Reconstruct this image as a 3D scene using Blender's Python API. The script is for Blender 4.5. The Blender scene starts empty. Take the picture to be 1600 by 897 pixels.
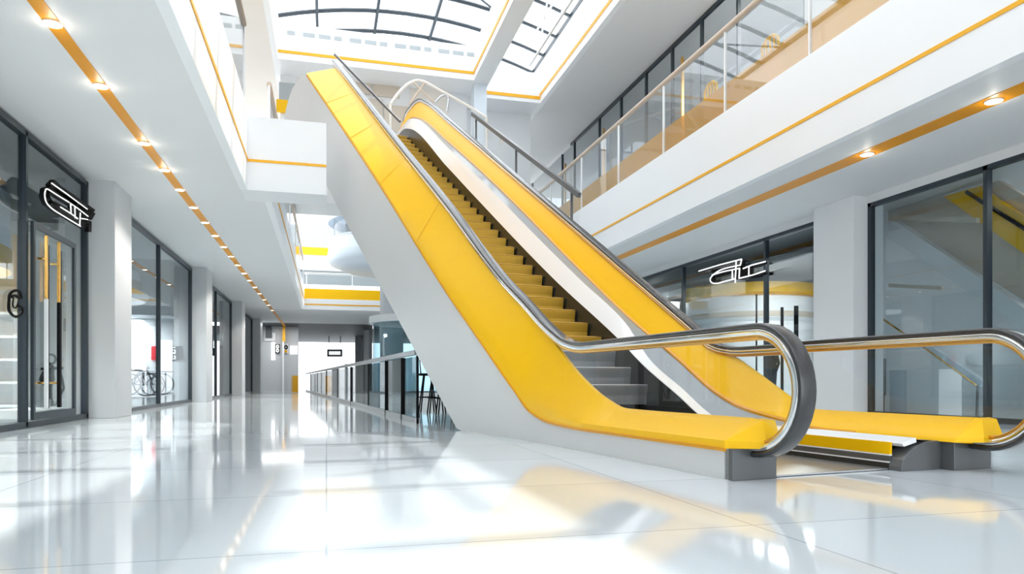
import bpy, bmesh, math
from mathutils import Vector, Matrix
scene = bpy.context.scene
COL = scene.collection
PI = math.pi

# ------------------------------------------------------------------ camera model (for placing things on known planes)
F = 1100.0; CH = 0.63; PHI = math.atan(290 / F); HV = 595.0
SN, CS = math.sin(PHI), math.cos(PHI)
def ray(u, v):
    a = (u - 800) / F; b = (HV - v) / F
    return Vector((SN + a * CS, CS - a * SN, b))
CAM = Vector((0, 0, CH))
def onX(u, v, X): r = ray(u, v); return CAM + r * (X / r.x)
def onY(u, v, Y): r = ray(u, v); return CAM + r * (Y / r.y)
def onZ(u, v, Z): r = ray(u, v); return CAM + r * ((Z - CH) / r.z)
def atD(u, v, d): return CAM + ray(u, v) * d

cam = bpy.data.cameras.new('camera'); co = bpy.data.objects.new('camera', cam); COL.objects.link(co)
co.location = CAM; co.rotation_euler = (PI / 2, 0, -PHI)
cam.sensor_width = 36; cam.lens = F / 1600 * 36; cam.shift_y = (HV - 448.5) / 1600; cam.clip_end = 400; cam.clip_start = .02
scene.camera = co

# ------------------------------------------------------------------ materials
MATS = {}
def principled(name, col, rough=.5, metal=0., spec=.5, emit=None, es=0., coat=0., noise=0., nscale=6., bump=0., ior=None):
    m = bpy.data.materials.new(name); m.use_nodes = True
    nt = m.node_tree; b = nt.nodes['Principled BSDF']
    b.inputs['Base Color'].default_value = (*col, 1); b.inputs['Roughness'].default_value = rough
    b.inputs['Metallic'].default_value = metal; b.inputs['Specular IOR Level'].default_value = spec
    b.inputs['Coat Weight'].default_value = coat; b.inputs['Coat Roughness'].default_value = .04
    if ior: b.inputs['IOR'].default_value = ior
    if emit: b.inputs['Emission Color'].default_value = (*emit, 1); b.inputs['Emission Strength'].default_value = es
    if noise or bump:
        tc = nt.nodes.new('ShaderNodeTexCoord'); nz = nt.nodes.new('ShaderNodeTexNoise')
        nz.inputs['Scale'].default_value = nscale; nz.inputs['Detail'].default_value = 3
        nt.links.new(tc.outputs['Object'], nz.inputs['Vector'])
        if noise:
            mx = nt.nodes.new('ShaderNodeMix'); mx.data_type = 'RGBA'
            mx.inputs['A'].default_value = (*[c * (1 - noise) for c in col], 1)
            mx.inputs['B'].default_value = (*[min(1, c * (1 + noise)) for c in col], 1)
            nt.links.new(nz.outputs['Fac'], mx.inputs['Factor']); nt.links.new(mx.outputs['Result'], b.inputs['Base Color'])
        if bump:
            bp = nt.nodes.new('ShaderNodeBump'); bp.inputs['Strength'].default_value = bump
            nt.links.new(nz.outputs['Fac'], bp.inputs['Height']); nt.links.new(bp.outputs['Normal'], b.inputs['Normal'])
    MATS[name] = m; return m
def glass(name, tint, refl=1.0, rough=0.0, haze=None, hz=0.0, ior=1.5):
    """thin architectural glass: tinted see-through plus Fresnel mirror, optionally some diffuse body"""
    m = bpy.data.materials.new(name); m.use_nodes = True
    nt = m.node_tree; nt.nodes.clear()
    out = nt.nodes.new('ShaderNodeOutputMaterial'); tr = nt.nodes.new('ShaderNodeBsdfTransparent'); tr.inputs[0].default_value = (*tint, 1)
    gl = nt.nodes.new('ShaderNodeBsdfGlossy'); gl.inputs['Roughness'].default_value = rough; gl.inputs[0].default_value = (refl, refl, refl, 1)
    fr = nt.nodes.new('ShaderNodeFresnel')
    ge = nt.nodes.new('ShaderNodeNewGeometry'); mr = nt.nodes.new('ShaderNodeMapRange')   # same index from either side of the sheet
    mr.inputs['To Min'].default_value = ior; mr.inputs['To Max'].default_value = 1 / ior
    nt.links.new(ge.outputs['Backfacing'], mr.inputs['Value']); nt.links.new(mr.outputs[0], fr.inputs[0])
    mx = nt.nodes.new('ShaderNodeMixShader'); nt.links.new(fr.outputs[0], mx.inputs[0])
    src = tr
    if hz:
        df = nt.nodes.new('ShaderNodeBsdfDiffuse'); df.inputs[0].default_value = (*haze, 1)
        m2 = nt.nodes.new('ShaderNodeMixShader'); m2.inputs[0].default_value = hz
        nt.links.new(tr.outputs[0], m2.inputs[1]); nt.links.new(df.outputs[0], m2.inputs[2]); src = m2
    nt.links.new(src.outputs[0], mx.inputs[1]); nt.links.new(gl.outputs[0], mx.inputs[2]); nt.links.new(mx.outputs[0], out.inputs[0])
    MATS[name] = m; return m
WHITE = principled('white_paint', (.86, .87, .88), .35, noise=.015, nscale=2)
WALLW = principled('wall_white', (.8, .81, .82), .5, noise=.02, nscale=2)
CEIL = principled('ceiling_paint', (.76, .76, .758), .55, spec=.3, noise=.015, nscale=1.5)
CEILUNLIT = principled('unlit_ceiling', (.07, .075, .085), .6, spec=.2, noise=.03, nscale=1.5)  # far ceiling's lack of light put into a dark base colour
GREYW = principled('grey_wall', (.42, .46, .48), .5, noise=.03, nscale=2)
DGREY = principled('dark_grey_wall', (.1, .115, .125), .45, noise=.05, nscale=2)
BEIGE = principled('beige_wall', (.62, .54, .45), .5, noise=.04, nscale=2)
CREAM = principled('cream_soffit', (.8, .75, .68), .45, noise=.02, nscale=2)
COLM = principled('column_paint', (.58, .595, .61), .4, noise=.015, nscale=2)
CLAD = principled('cladding_satin', (.68, .675, .665), .38, noise=.012, nscale=2)
YEL = principled('yellow_lacquer', (.95, .53, .0), .36, spec=.3, noise=.02, nscale=1.5)
YELD = principled('yellow_lip', (.72, .31, .0), .3, noise=.02)
TRIMY = principled('orange_trim', (.85, .42, .004), .4, noise=.03)
STRIP = principled('ceiling_strip_orange', (.78, .31, .0), .45, noise=.04, nscale=3)
CHAR = principled('charcoal_frame', (.022, .034, .045), .35, noise=.05)
BLACK = principled('black_matte', (.005, .005, .006), .6, spec=.12, noise=.05)
RUBBER = principled('handrail_rubber', (.03, .031, .033), .25, coat=.4, noise=.05)
CHROME = principled('chrome', (.86, .86, .87), .09, metal=1, noise=.01)
STEEL = principled('brushed_steel', (.6, .61, .62), .3, metal=1, noise=.03, nscale=30)
DSTEEL = principled('dark_steel', (.13, .135, .14), .32, metal=.4, noise=.03, nscale=10)
BRASS = principled('brass', (.75, .43, .12), .22, metal=1, noise=.05)
TAN = principled('tan_handrail', (.62, .5, .4), .35, noise=.04)
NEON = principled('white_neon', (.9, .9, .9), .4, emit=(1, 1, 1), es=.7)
LENS = principled('lamp_lens', (1, 1, 1), .4, emit=(1, .88, .66), es=14)
RAILG = principled('grey_handrail', (.3, .27, .25), .4, noise=.04)
RED = principled('red_panel', (.7, .02, .03), .4, noise=.03)
WSTRIP = principled('white_deck', (.88, .89, .9), .2, coat=.4, noise=.01)
GSTRIP = principled('grey_deck', (.3, .33, .35), .4, noise=.02)
SKIRT = principled('black_skirt', (.03, .034, .034), .25, noise=.04)
PALEBLUE = principled('tower_blue', (.68, .75, .82), .3, noise=.02)  # pale blue-grey paint for tower, roof pillar and small shop parts
STONE = principled('grey_stone', (.5, .52, .54), .5, noise=.05)
GL_CLEAR = glass('clear_glass', (.97, .985, .985), .8)
GL_BAL = glass('balustrade_glass', (.93, .95, .955), .8, haze=(.85, .88, .9), hz=.04)
GL_SHOP = glass('shop_glass', (.8, .85, .87), .85, ior=1.45)
GL_UP = glass('upper_glass', (.8, .82, .83), .8, ior=1.5)
GL_SKY = glass('skylight_glass', (.93, .96, .99), .5, haze=(.9, .94, .97), hz=.06)
GL_YEL = glass('amber_film', (.95, .66, .1), .5, haze=(.95, .5, .0), hz=.6)
GL_TEAL = glass('teal_glass', (.5, .62, .66), .8, ior=1.6)

def floor_mat():
    m = bpy.data.materials.new('polished_floor'); m.use_nodes = True
    nt = m.node_tree; b = nt.nodes['Principled BSDF']
    tc = nt.nodes.new('ShaderNodeTexCoord')
    br = nt.nodes.new('ShaderNodeTexBrick'); br.offset = 0; br.inputs['Scale'].default_value = 1
    br.inputs['Brick Width'].default_value = 1.8; br.inputs['Row Height'].default_value = 1.35
    br.inputs['Mortar Size'].default_value = .006; br.inputs['Mortar Smooth'].default_value = .4
    br.inputs['Color1'].default_value = (.7, .75, .78, 1); br.inputs['Color2'].default_value = (.64, .69, .72, 1)
    br.inputs['Mortar'].default_value = (.42, .48, .52, 1)
    nt.links.new(tc.outputs['Object'], br.inputs['Vector'])
    nz = nt.nodes.new('ShaderNodeTexNoise'); nz.inputs['Scale'].default_value = .35; nz.inputs['Detail'].default_value = 2
    nt.links.new(tc.outputs['Object'], nz.inputs['Vector'])
    mp = nt.nodes.new('ShaderNodeMapRange'); mp.inputs['To Min'].default_value = .03; mp.inputs['To Max'].default_value = .1
    nt.links.new(nz.outputs['Fac'], mp.inputs['Value']); nt.links.new(mp.outputs[0], b.inputs['Roughness'])
    nt.links.new(br.outputs['Color'], b.inputs['Base Color'])
    b.inputs['IOR'].default_value = 2.0
    MATS['floor'] = m; return m
FLOORM = floor_mat()

# ------------------------------------------------------------------ mesh helpers
class MB:
    def __init__(s): s.v = []; s.f = []
    def add(s, vs, fs):
        n = len(s.v); s.v += [Vector(p) for p in vs]; s.f += [tuple(i + n for i in f) for f in fs]; return s
    def box(s, x0, x1, y0, y1, z0, z1):
        return s.add([(x0,y0,z0),(x1,y0,z0),(x1,y1,z0),(x0,y1,z0),(x0,y0,z1),(x1,y0,z1),(x1,y1,z1),(x0,y1,z1)],
                     [(0,3,2,1),(4,5,6,7),(0,1,5,4),(1,2,6,5),(2,3,7,6),(3,0,4,7)])
    def hexa(s, lo, hi):
        n = len(lo)
        return s.add(list(lo) + list(hi), [tuple(range(n))[::-1], tuple(range(n, 2*n))] + [(i, (i+1) % n, n + (i+1) % n, n + i) for i in range(n)])
    def prism(s, pts, off):
        off = Vector(off); return s.hexa([Vector(p) for p in pts], [Vector(p) + off for p in pts])
    def bar(s, a, b, w, h=None, up=(0,0,1)):
        a = Vector(a); b = Vector(b); h = h or w; t = (b - a).normalized(); up = Vector(up)
        if abs(t.dot(up)) > .98: up = Vector((1,0,0)) if abs(t.x) < .9 else Vector((0,1,0))
        sd = t.cross(up).normalized(); u = sd.cross(t)
        q = [sd*(i*w/2) + u*(j*h/2) for i, j in ((-1,-1),(1,-1),(1,1),(-1,1))]
        return s.hexa([a + o for o in q], [b + o for o in q])
    def tube(s, pts, r, n=8, closed=False, cap=True):
        pts = [Vector(p) for p in pts]; rings = []; N = len(pts)
        prev = None
        for i, p in enumerate(pts):
            if closed: t = pts[(i+1) % N] - pts[i-1]
            else: t = pts[min(i+1, N-1)] - pts[max(i-1, 0)]
            t = t.normalized()
            if prev is None:
                up = Vector((0,0,1)) if abs(t.z) < .9 else Vector((1,0,0))
                a = t.cross(up).normalized()
            else: a = (prev - t * prev.dot(t)).normalized()
            prev = a; b = t.cross(a); rr = r[i] if isinstance(r, (list, tuple)) else r
            rings.append([p + (a*math.cos(2*PI*k/n) + b*math.sin(2*PI*k/n))*rr for k in range(n)])
        return s.rings(rings, closed, cap)
    def rings(s, rings, closed=False, cap=True):
        n = len(rings[0]); base = len(s.v); N = len(rings)
        for r in rings: s.v += [Vector(p) for p in r]
        for i in range(N if closed else N - 1):
            j = (i+1) % N
            for k in range(n):
                s.f.append((base+i*n+k, base+i*n+(k+1) % n, base+j*n+(k+1) % n, base+j*n+k))
        if cap and not closed:
            s.f.append(tuple(base+k for k in range(n))[::-1]); s.f.append(tuple(base+(N-1)*n+k for k in range(n)))
        return s
    def strip(s, rows):
        n = len(rows[0]); base = len(s.v)
        for r in rows: s.v += [Vector(p) for p in r]
        for i in range(len(rows)-1):
            for k in range(n-1): s.f.append((base+i*n+k, base+i*n+k+1, base+(i+1)*n+k+1, base+(i+1)*n+k))
        return s
    def lathe(s, c, prof, n=32, a0=0, a1=2*PI):
        c = Vector(c); full = abs(a1-a0-2*PI) < 1e-6; m = n if full else n+1
        rings = [[c + Vector((r*math.cos(a0+(a1-a0)*k/n), r*math.sin(a0+(a1-a0)*k/n), z)) for r, z in prof] for k in range(m)]
        P = len(prof); base = len(s.v)
        for r in rings: s.v += r
        for i in range(m if full else m-1):
            j = (i+1) % m
            for k in range(P-1): s.f.append((base+i*P+k, base+j*P+k, base+j*P+k+1, base+i*P+k+1))
        return s
    def sphere(s, c, r, sx=1, sy=1, sz=1, n=14, m=9):
        c = Vector(c); prof = []
        rings = [[c + Vector((r*sx*math.sin(PI*i/m)*math.cos(2*PI*k/n), r*sy*math.sin(PI*i/m)*math.sin(2*PI*k/n), -r*sz*math.cos(PI*i/m))) for k in range(n)] for i in range(1, m)]
        s.rings(rings, False, True); return s
    def build(s, name, mat, parent=None, smooth=False, bevel=0, recalc=True):
        org = Vector((0,0,0))
        if parent is not None:
            p = parent
            while p is not None: org += p.location; p = p.parent
        me = bpy.data.meshes.new(name)
        me.from_pydata([v - org for v in s.v], [], s.f); me.update()
        if recalc:
            bm = bmesh.new(); bm.from_mesh(me); bmesh.ops.recalc_face_normals(bm, faces=bm.faces); bm.to_mesh(me); bm.free()
        for m in (mat if isinstance(mat, (list, tuple)) else [mat]): me.materials.append(m)
        o = bpy.data.objects.new(name, me); COL.objects.link(o)
        if parent is not None: o.parent = parent
        if smooth:
            me.polygons.foreach_set('use_smooth', [True]*len(me.polygons))
            md = o.modifiers.new('es', 'EDGE_SPLIT'); md.split_angle = math.radians(38)
        if bevel:
            b = o.modifiers.new('bv', 'BEVEL'); b.width = bevel; b.segments = 2; b.limit_method = 'ANGLE'
        return o
def empty(name, loc):
    o = bpy.data.objects.new(name, None); COL.objects.link(o); o.location = loc; o.empty_display_size = .2; return o
def tag(o, label, cat, group=None):
    o['label'] = label; o['category'] = cat
    if group: o['group'] = group
    return o
def thing(name, label, cat, loc=(0,0,0), group=None): return tag(empty(name, loc), label, cat, group)
def structure(o): o['kind'] = 'structure'; return o
def struct(name, mb, mat, **k): return structure(mb.build(name, mat, **k))
def B(*a): return MB().box(*a)
def dup(root, loc, label, group=None):
    r = root.copy(); COL.objects.link(r); r.location = loc; r['label'] = label
    if group: r['group'] = group
    for ch in list(root.children):
        c = ch.copy(); COL.objects.link(c); c.parent = r
        for g in list(ch.children):
            d = g.copy(); COL.objects.link(d); d.parent = c
    return r
def curve(knots):
    """monotone cubic through knots"""
    xs = [k[0] for k in knots]; ys = [k[1] for k in knots]; n = len(xs)
    d = [(ys[i+1]-ys[i])/(xs[i+1]-xs[i]) for i in range(n-1)]
    m = [d[0]] + [0 if d[i-1]*d[i] <= 0 else 2*d[i-1]*d[i]/(d[i-1]+d[i]) for i in range(1, n-1)] + [d[-1]]
    def f(x):
        if x <= xs[0]: return ys[0] + m[0]*(x-xs[0])
        if x >= xs[-1]: return ys[-1] + m[-1]*(x-xs[-1])
        i = max(j for j in range(n-1) if xs[j] <= x); h = xs[i+1]-xs[i]; t = (x-xs[i])/h
        return ((1+2*t)*(1-t)**2*ys[i] + t*(1-t)**2*h*m[i] + t*t*(3-2*t)*ys[i+1] + t*t*(t-1)*h*m[i+1])
    return f
def lin(a, b, n): return [a + (b-a)*i/(n-1) for i in range(n)]

# ------------------------------------------------------------------ room constants
ZC = 4.0; ZF2 = 5.45; ZC2 = 9.9; ZTOP = 10.9
XL, XLE, XRE, XR = -3.9, -1.35, 6.9, 9.6
YB, YE = -5.0, 64.0
YBR0, YBR1 = 13.2, 14.0        # bridge
YO2 = 34.5                     # end of the far opening

struct('floor', B(-11, 18, -8, 95, -.2, 0), FLOORM)
# lower ceilings (slabs of the first gallery)
struct('ceiling_left', B(XL-5, XLE-.06, YB, YBR0+.05, ZC, ZC+.25).box(XL-5, -1.06, YBR0+.05, YO2, ZC, ZC+.25), CEIL)
struct('ceiling_right', B(XRE+.07, 17, YB, YO2, ZC, ZC+.25), CEIL)
struct('ceiling_far', B(XL-5, 17, YO2+.07, 43, ZC, ZC+.25), CEIL)
struct('ceiling_back', B(XL-5, 17, 43, YE, ZC, ZC+.25), CEILUNLIT)
# gallery fronts
def fascia(name, poly, n):
    struct(name, poly, WHITE)
struct('wall_gallery_left', B(XLE-.12, XLE, YB, YBR0, ZC-.002, ZF2), WHITE)
struct('wall_gallery_right', B(XRE, XRE+.14, YB, YO2, ZC-.002, ZF2), WHITE)
struct('trim_1', B(XLE, XLE+.012, YB, YBR0-.012, 4.52, 4.575), TRIMY)
struct('trim_2', B(XRE-.012, XRE, YB, YO2, 4.5, 4.55), TRIMY)
# bridge / landing stub on the shop side
struct('wall_bridge', B(XLE-.1, .0, YBR0, YBR1, ZC-.001, 5.3), WALLW)
struct('trim_3', B(XLE, .0, YBR0-.012, YBR0, 4.5, 4.545), TRIMY)
# far opening rim
struct('wall_opening_far', B(-1.12, -1.0, YBR1, YO2, ZC-.002, 5.0).box(-1.0, XRE, YO2, YO2+.15, ZC-.002, 4.5), WHITE)
struct('trim_4', B(-1.0, -.985, YBR1, YO2, 4.42, 4.475).box(-.985, XRE, YO2-.015, YO2, 4.2, 4.26), TRIMY)
struct('wall_light_block', B(XL-5, 17, YB-.4, YB-.2, ZC, ZTOP), WHITE)  # unseen wall added behind the camera to cut light from there
# gallery floors
struct('floor_gallery_left', B(XL-5, XLE-.12, YB, YBR0, ZF2-.25, ZF2-.05), WALLW)
struct('floor_gallery_right', B(XRE+.14, 17, YB, YO2, ZF2-.25, ZF2-.05), WALLW)
# upper ceilings + roof rim
struct('ceiling_upper_left', B(XL-5, XLE-.07, YB, 27, ZC2, ZC2+.3), CREAM)
struct('ceiling_upper_right', B(XRE+.07, 17, YB, 34, ZC2, ZC2+.3), CEIL)
struct('wall_roof_left', B(XLE-.15, XLE, YB, 27, ZC2-.002, ZTOP+.3), WHITE)
struct('wall_roof_right', B(XRE, XRE+.15, YB, 34, ZC2-.002, ZTOP+.3), WHITE)
struct('trim_5', B(XRE-.015, XRE, YB, 30, 10.12, 10.22), TRIMY)
YFE = 21.3
struct('wall_roof_far', B(XLE, 4.4, YFE, YFE+1.2, ZC2, ZTOP+.05), WHITE)
struct('trim_6', B(XLE, 4.4, YFE-.02, YFE, 10.08, 10.16).box(4.38, 4.4, YB, YFE-.02, 10.1, 10.2), TRIMY)
struct('trim_7', B(4.9, XRE, YFE+1.18, YFE+1.2, 10.02, 10.12), TRIMY)
struct('wall_roof_beam', B(4.4, 4.9, YB, YFE+1.2, ZC2, ZTOP+.05), WHITE)
struct('wall_roof_bay', B(4.9, XRE, YFE+1.2, YFE+2.4, ZC2, ZTOP), WHITE)
m = MB()
for k in range(13):
    x = XLE+.25+k*.44; m.box(x, x+(.34 if k % 3 else .22), YFE-.01, YFE+.02, 10.62, 10.74)
struct('trim_8', m, GREYW)
# beam support post behind the escalator
struct('pillar_roof', B(4.45, 4.85, YFE+.2, YFE+.7, 3.0, ZC2), PALEBLUE)

# far block behind the atrium (level three)
struct('floor_block_far', B(XLE, XRE, 23.4, 25.2, 6.35, 7.0), CEIL)
struct('wall_block_far', B(XLE, 4.4, 22.42, 22.5, 7.0, ZC2).box(4.4, XRE, 23.62, 23.7, 7.0, ZC2), WALLW)
struct('ceiling_block_far', B(XLE, XRE, 22.6, 25.2, ZC2+.02, ZC2+.2), CEIL)
for u0, u1, v0, v1, mt in ((553, 579, 128, 146, BEIGE), (582, 624, 127, 150, BEIGE), (553, 598, 157, 190, BEIGE), (600, 640, 168, 205, BEIGE), (436, 462, 132, 157, GREYW), (640, 700, 128, 200, CREAM)):
    a = onY(u0, v1, 22.42); b = onY(u1, v0, 22.42); struct('wall_panel_far', B(a.x, b.x, 22.36, 22.42, a.z, b.z), mt)
a = onY(432, 176, 22.42); b = onY(450, 158, 22.42)
struct('trim_9', B(a.x, b.x, 22.34, 22.42, a.z, b.z), YEL)

# ------------------------------------------------------------------ left shop wall: columns and shop windows
cols = [(13.2, 14.25), (22.6, 23.7), (31.7, 32.9), (40.3, 41.5)]
clab = ['wide pale column between the first shop front and the bicycle shop', 'pale column just past the bicycle shop window',
        'third pale column along the shop side of the corridor', 'fourth pale column, farthest along the shop side corridor']
for (a, b), lb in zip(cols, clab):
    o = B(XL-.3, -3.45, a, b, 0, ZC).build('column', COLM, bevel=.008); structure(o); tag(o, lb, 'column')
wn = 0
def shopfront(X, y0, y1, mull, ztop, sgn, glassm, transom=None, zb=.02):
    """glazed front in plane X: frame, mullions and one pane per bay; sgn = +1 if the hall lies on the +X side"""
    global wn; wn += 1
    r = structure(empty('window_%d' % wn, (X, (y0+y1)/2, 0)))
    fw = .05
    f = MB()
    f.box(X-.05, X+.05, y0, y1, ztop-.07, ztop); f.box(X-.05, X+.05, y0, y1, zb-.02, zb+.06)
    f.box(X-.05, X+.05, y0, y0+fw*1.5, zb, ztop); f.box(X-.05, X+.05, y1-fw*1.5, y1, zb, ztop)
    if transom: f.box(X-.03, X+.03, y0, y1, transom-.03, transom+.03)
    f.build('window_frame', CHAR, r)
    ys = [y0] + mull + [y1]
    for q in mull: B(X-.05, X+.05, q-.035, q+.035, zb, ztop).build('mullion', CHAR, r)
    for a, b in zip(ys, ys[1:]):
        B(X-.006, X+.006, a+.03, b-.03, zb+.05, ztop-.06).build('pane', glassm, r)
    return r
shopfront(XL, 3.0, 13.2, [6.2, 8.4, 10.7], 3.95, 1, GL_SHOP)
shopfront(XL, 14.25, 22.6, [18.5], 3.95, 1, GL_SHOP)
shopfront(XL, 23.7, 31.7, [27.5], 3.95, 1, GL_SHOP)
shopfront(XL, 32.9, 40.3, [36.5], 3.95, 1, GL_SHOP)
struct('wall_left', B(XL-.3, XL, 41.5, YE, 0, ZC).box(XL-.3, XL, YB, 3.0, 0, ZC), GREYW)
# shop interiors on the left
struct('wall_shop_back', B(-9.1, -8.9, YB, 42, 0, ZC), GREYW)
struct('wall_shop_1', B(-8.9, XL-.3, 13.5, 13.7, 0, ZC), WALLW)
struct('wall_shop_2', B(-8.9, XL-.3, 22.6, 22.8, 0, ZC), WHITE)
struct('wall_shop_3', B(-8.9, XL-.3, 31.9, 32.1, 0, ZC), DGREY)
struct('wall_shop_4', B(-8.9, XL-.3, 40.5, 40.7, 0, ZC), DGREY)
struct('ceiling_shop_1', B(-8.9, XL-.06, 3, 13.5, 3.3, 3.35), DGREY)

# glass door with tall pulls in the first shop front
d = structure(empty('door_1', (XL, 11.6, 0)))
g = MB(); g.box(XL+.06, XL+.1, 10.78, 10.84, .1, 2.78).box(XL+.06, XL+.1, 12.36, 12.44, .1, 2.78).box(XL+.06, XL+.1, 10.84, 12.36, 2.7, 2.78).box(XL+.06, XL+.1, 10.84, 12.36, .1, .2)
g.build('door_frame', CHAR, d)
B(XL+.075, XL+.085, 10.84, 12.36, .2, 2.7).build('door_pane', GL_CLEAR, d)
for y in (10.95, 11.42):
    h = MB().bar((XL+.19, y, 1.75), (XL+.19, y, 2.62), .04).bar((XL+.08, y, .6), (XL+.19, y, .6), .03).bar((XL+.08, y, 2.3), (XL+.19, y, 2.3), .03).build('door_handle', BRASS, d, bevel=.006)
    MB().bar((XL+.19, y, .25), (XL+.19, y, 1.75), .04).build('lower_grip_reflect', WHITE if y < 11.2 else BLACK, h)  # bright and dark reflections on the lower pulls painted as base colours
    MB().bar((XL+.19, y+.05, .25), (XL+.19, y+.05, 2.5), .03).build('handle_back', BLACK, h)
# shelves against the partition
sh = thing('wall_shelf', 'white open shelving unit inside the shop with tall brass door pulls', 'shelf', (-5.6, 13.3, 0))
B(-6.9, -4.75, 13.44, 13.5, 0, 2.2).build('back_panel', WALLW, sh)
B(-4.78, -4.72, 13.1, 13.5, 0, 2.2).build('side_panel', WALLW, sh)
for z in (.22, .6, .97, 1.34, 1.72): B(-6.9, -4.78, 13.05, 13.44, z-.02, z+.02).build('shelf_board', WHITE, sh)
cn = thing('display_canopy', 'curved white canopy with an amber band hanging inside the nearest shop', 'canopy', (-6.1, 11.2, 2.1))
MB().lathe((-6.1, 11.2, 0), [(1.75, 2.5), (1.75, 3.3), (1.6, 3.3), (1.6, 2.5), (1.75, 2.5)], 40).build('white_ring', WHITE, cn, smooth=True)
MB().lathe((-6.1, 11.2, 0), [(1.77, 2.2), (1.77, 2.52), (1.58, 2.52), (1.58, 2.2), (1.77, 2.2)], 40).build('amber_band', YEL, cn, smooth=True)
# face emblem on the glass
em = thing('face_emblem', 'black line drawing of a face on the nearest shop glass', 'emblem', onX(24, 475, XL+.02))
def spline_loop(pts, n=6, closed=True):
    out = []; N = len(pts)
    for i in range(N if closed else N-1):
        p0, p1, p2, p3 = (pts[(i-1) % N], pts[i], pts[(i+1) % N], pts[(i+2) % N]) if closed else (pts[max(i-1, 0)], pts[i], pts[i+1], pts[min(i+2, N-1)])
        for k in range(n):
            t = k/n; out.append(tuple(.5*((2*b)+(-a+c)*t+(2*a-5*b+4*c-d)*t*t+(-a+3*b-3*c+d)*t**3) for a, b, c, d in zip(p0, p1, p2, p3)))
    if not closed: out.append(tuple(pts[-1]))
    return out
def pxline(pts, X, r, n=4): return [onX(u, v, X) for u, v in spline_loop(pts, n, False)]
e = MB()
e.tube(pxline([(33, 466), (31, 457), (24, 454), (16, 459), (14, 470), (14, 484), (19, 492), (26, 495), (34, 489), (34, 481), (29, 478)], XL+.03, 1), .018, 6)
e.build('head_outline', BLACK, em)
MB().tube(pxline([(17, 464), (23, 462), (31, 466)], XL+.03, 1), .02, 6).build('brow', BLACK, em)
MB().tube(pxline([(21, 465), (20, 478), (25, 481), (29, 470)], XL+.03, 1), .009, 6).build('nose', BLACK, em)

def logo_body(parent, X, polys, thick, mat=BLACK):
    m = MB()
    for poly in polys: m.prism([onX(u, v, X) for u, v in poly], (thick, 0, 0))
    return m.build('letter_body', mat, parent)
def logo_lines(parent, X, lines, r):
    for ln in lines:
        pts = spline_loop(ln, 5, False) if len(ln) > 3 else ln
        MB().tube([onX(u, v, X) for u, v in pts], r, 6).build('neon_outline', NEON, parent)
def zl(pts, k=100/897., ox=50, oy=270): return [(ox+x*k, oy+y*k) for x, y in pts]
LX = XL+.28
lg = thing('shop_sign', 'black shop sign with slanted white outlined letters above the brass door pulls', 'sign', onX(100, 320, XL+.05))
def ribbon(pts, w):
    w *= 1.3   # thick stroke polygons in pixel space
    out = []
    for (x0, y0), (x1, y1) in zip(pts, pts[1:]):
        dx, dy = x1-x0, y1-y0; L = math.hypot(dx, dy); nx, ny = -dy/L*w/2, dx/L*w/2; ex, ey = dx/L*w*.25, dy/L*w*.25
        out.append([(x0+nx-ex, y0+ny-ey), (x1+nx+ex, y1+ny+ey), (x1-nx+ex, y1-ny+ey), (x0-nx-ex, y0-ny-ey)])
    return out
body = []
body += ribbon(zl([(235, 150), (300, 215), (520, 365), (780, 545)]), 9)
body += ribbon(zl([(520, 430), (200, 235), (150, 250), (140, 330), (175, 410), (270, 490), (680, 735)]), 7.5)
body += ribbon(zl([(240, 440), (560, 600), (680, 690)]), 7)
body += ribbon(zl([(530, 420), (535, 560)]), 6) + ribbon(zl([(620, 470), (620, 640)]), 7) + ribbon(zl([(700, 560), (690, 730)]), 5) + ribbon(zl([(640, 520), (785, 600)]), 9) + ribbon(zl([(690, 680), (760, 690), (755, 820)]), 3.4)
logo_body(lg, LX-.07, body, .06)
logo_lines(lg, LX, [zl([(275, 145), (500, 305), (775, 510)]),
    zl([(520, 415), (350, 310), (215, 228), (185, 260), (180, 330), (205, 420), (290, 510), (480, 630), (680, 750)]),
    zl([(400, 480), (550, 575), (640, 640)]), zl([(540, 425), (548, 580)]), zl([(540, 430), (650, 505), (785, 610)]), zl([(600, 485), (605, 630), (640, 645)]),
    zl([(678, 560), (668, 745)]), zl([(690, 640), (780, 655)])], .0085)
# slender figure sculpture on a low plinth behind the glass
pl = tag(B(-4.75, -3.99, 11.9, 13.0, .06, .2).build('plinth', WHITE, bevel=.01), 'low white display plinth under the black figure sculpture', 'plinth')
fg = thing('figure_sculpture', 'slim black stylised figure sculpture on a low plinth behind shop glass', 'sculpture', (-4.2, 12.6, .2))
def fy(dx, dz): return (-4.2+dx*.985, 12.6+dx*.17, .232+dz)
MB().tube([fy(.0+.06*math.cos(a), .74+.075*math.sin(a)) for a in lin(0, 2*PI, 17)[:-1]], .017, 7, closed=True).build('head', BLACK, fg, smooth=True)
MB().tube([fy(.02, .0), fy(.0, .12), fy(-.03, .3), fy(-.06, .42), fy(-.04, .52), fy(.0, .6), fy(0, .67)], [.03, .02, .045, .11, .085, .04, .022], 10).tube([fy(-.14, .585), fy(.16, .6)], .022, 7).build('torso', BLACK, fg, smooth=True)
MB().tube([fy(.1, .6), fy(.15, .42), fy(.17, .28), fy(.05, .0)], [.02, .016, .02, .012], 7).build('arm', BLACK, fg, smooth=True)

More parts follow.
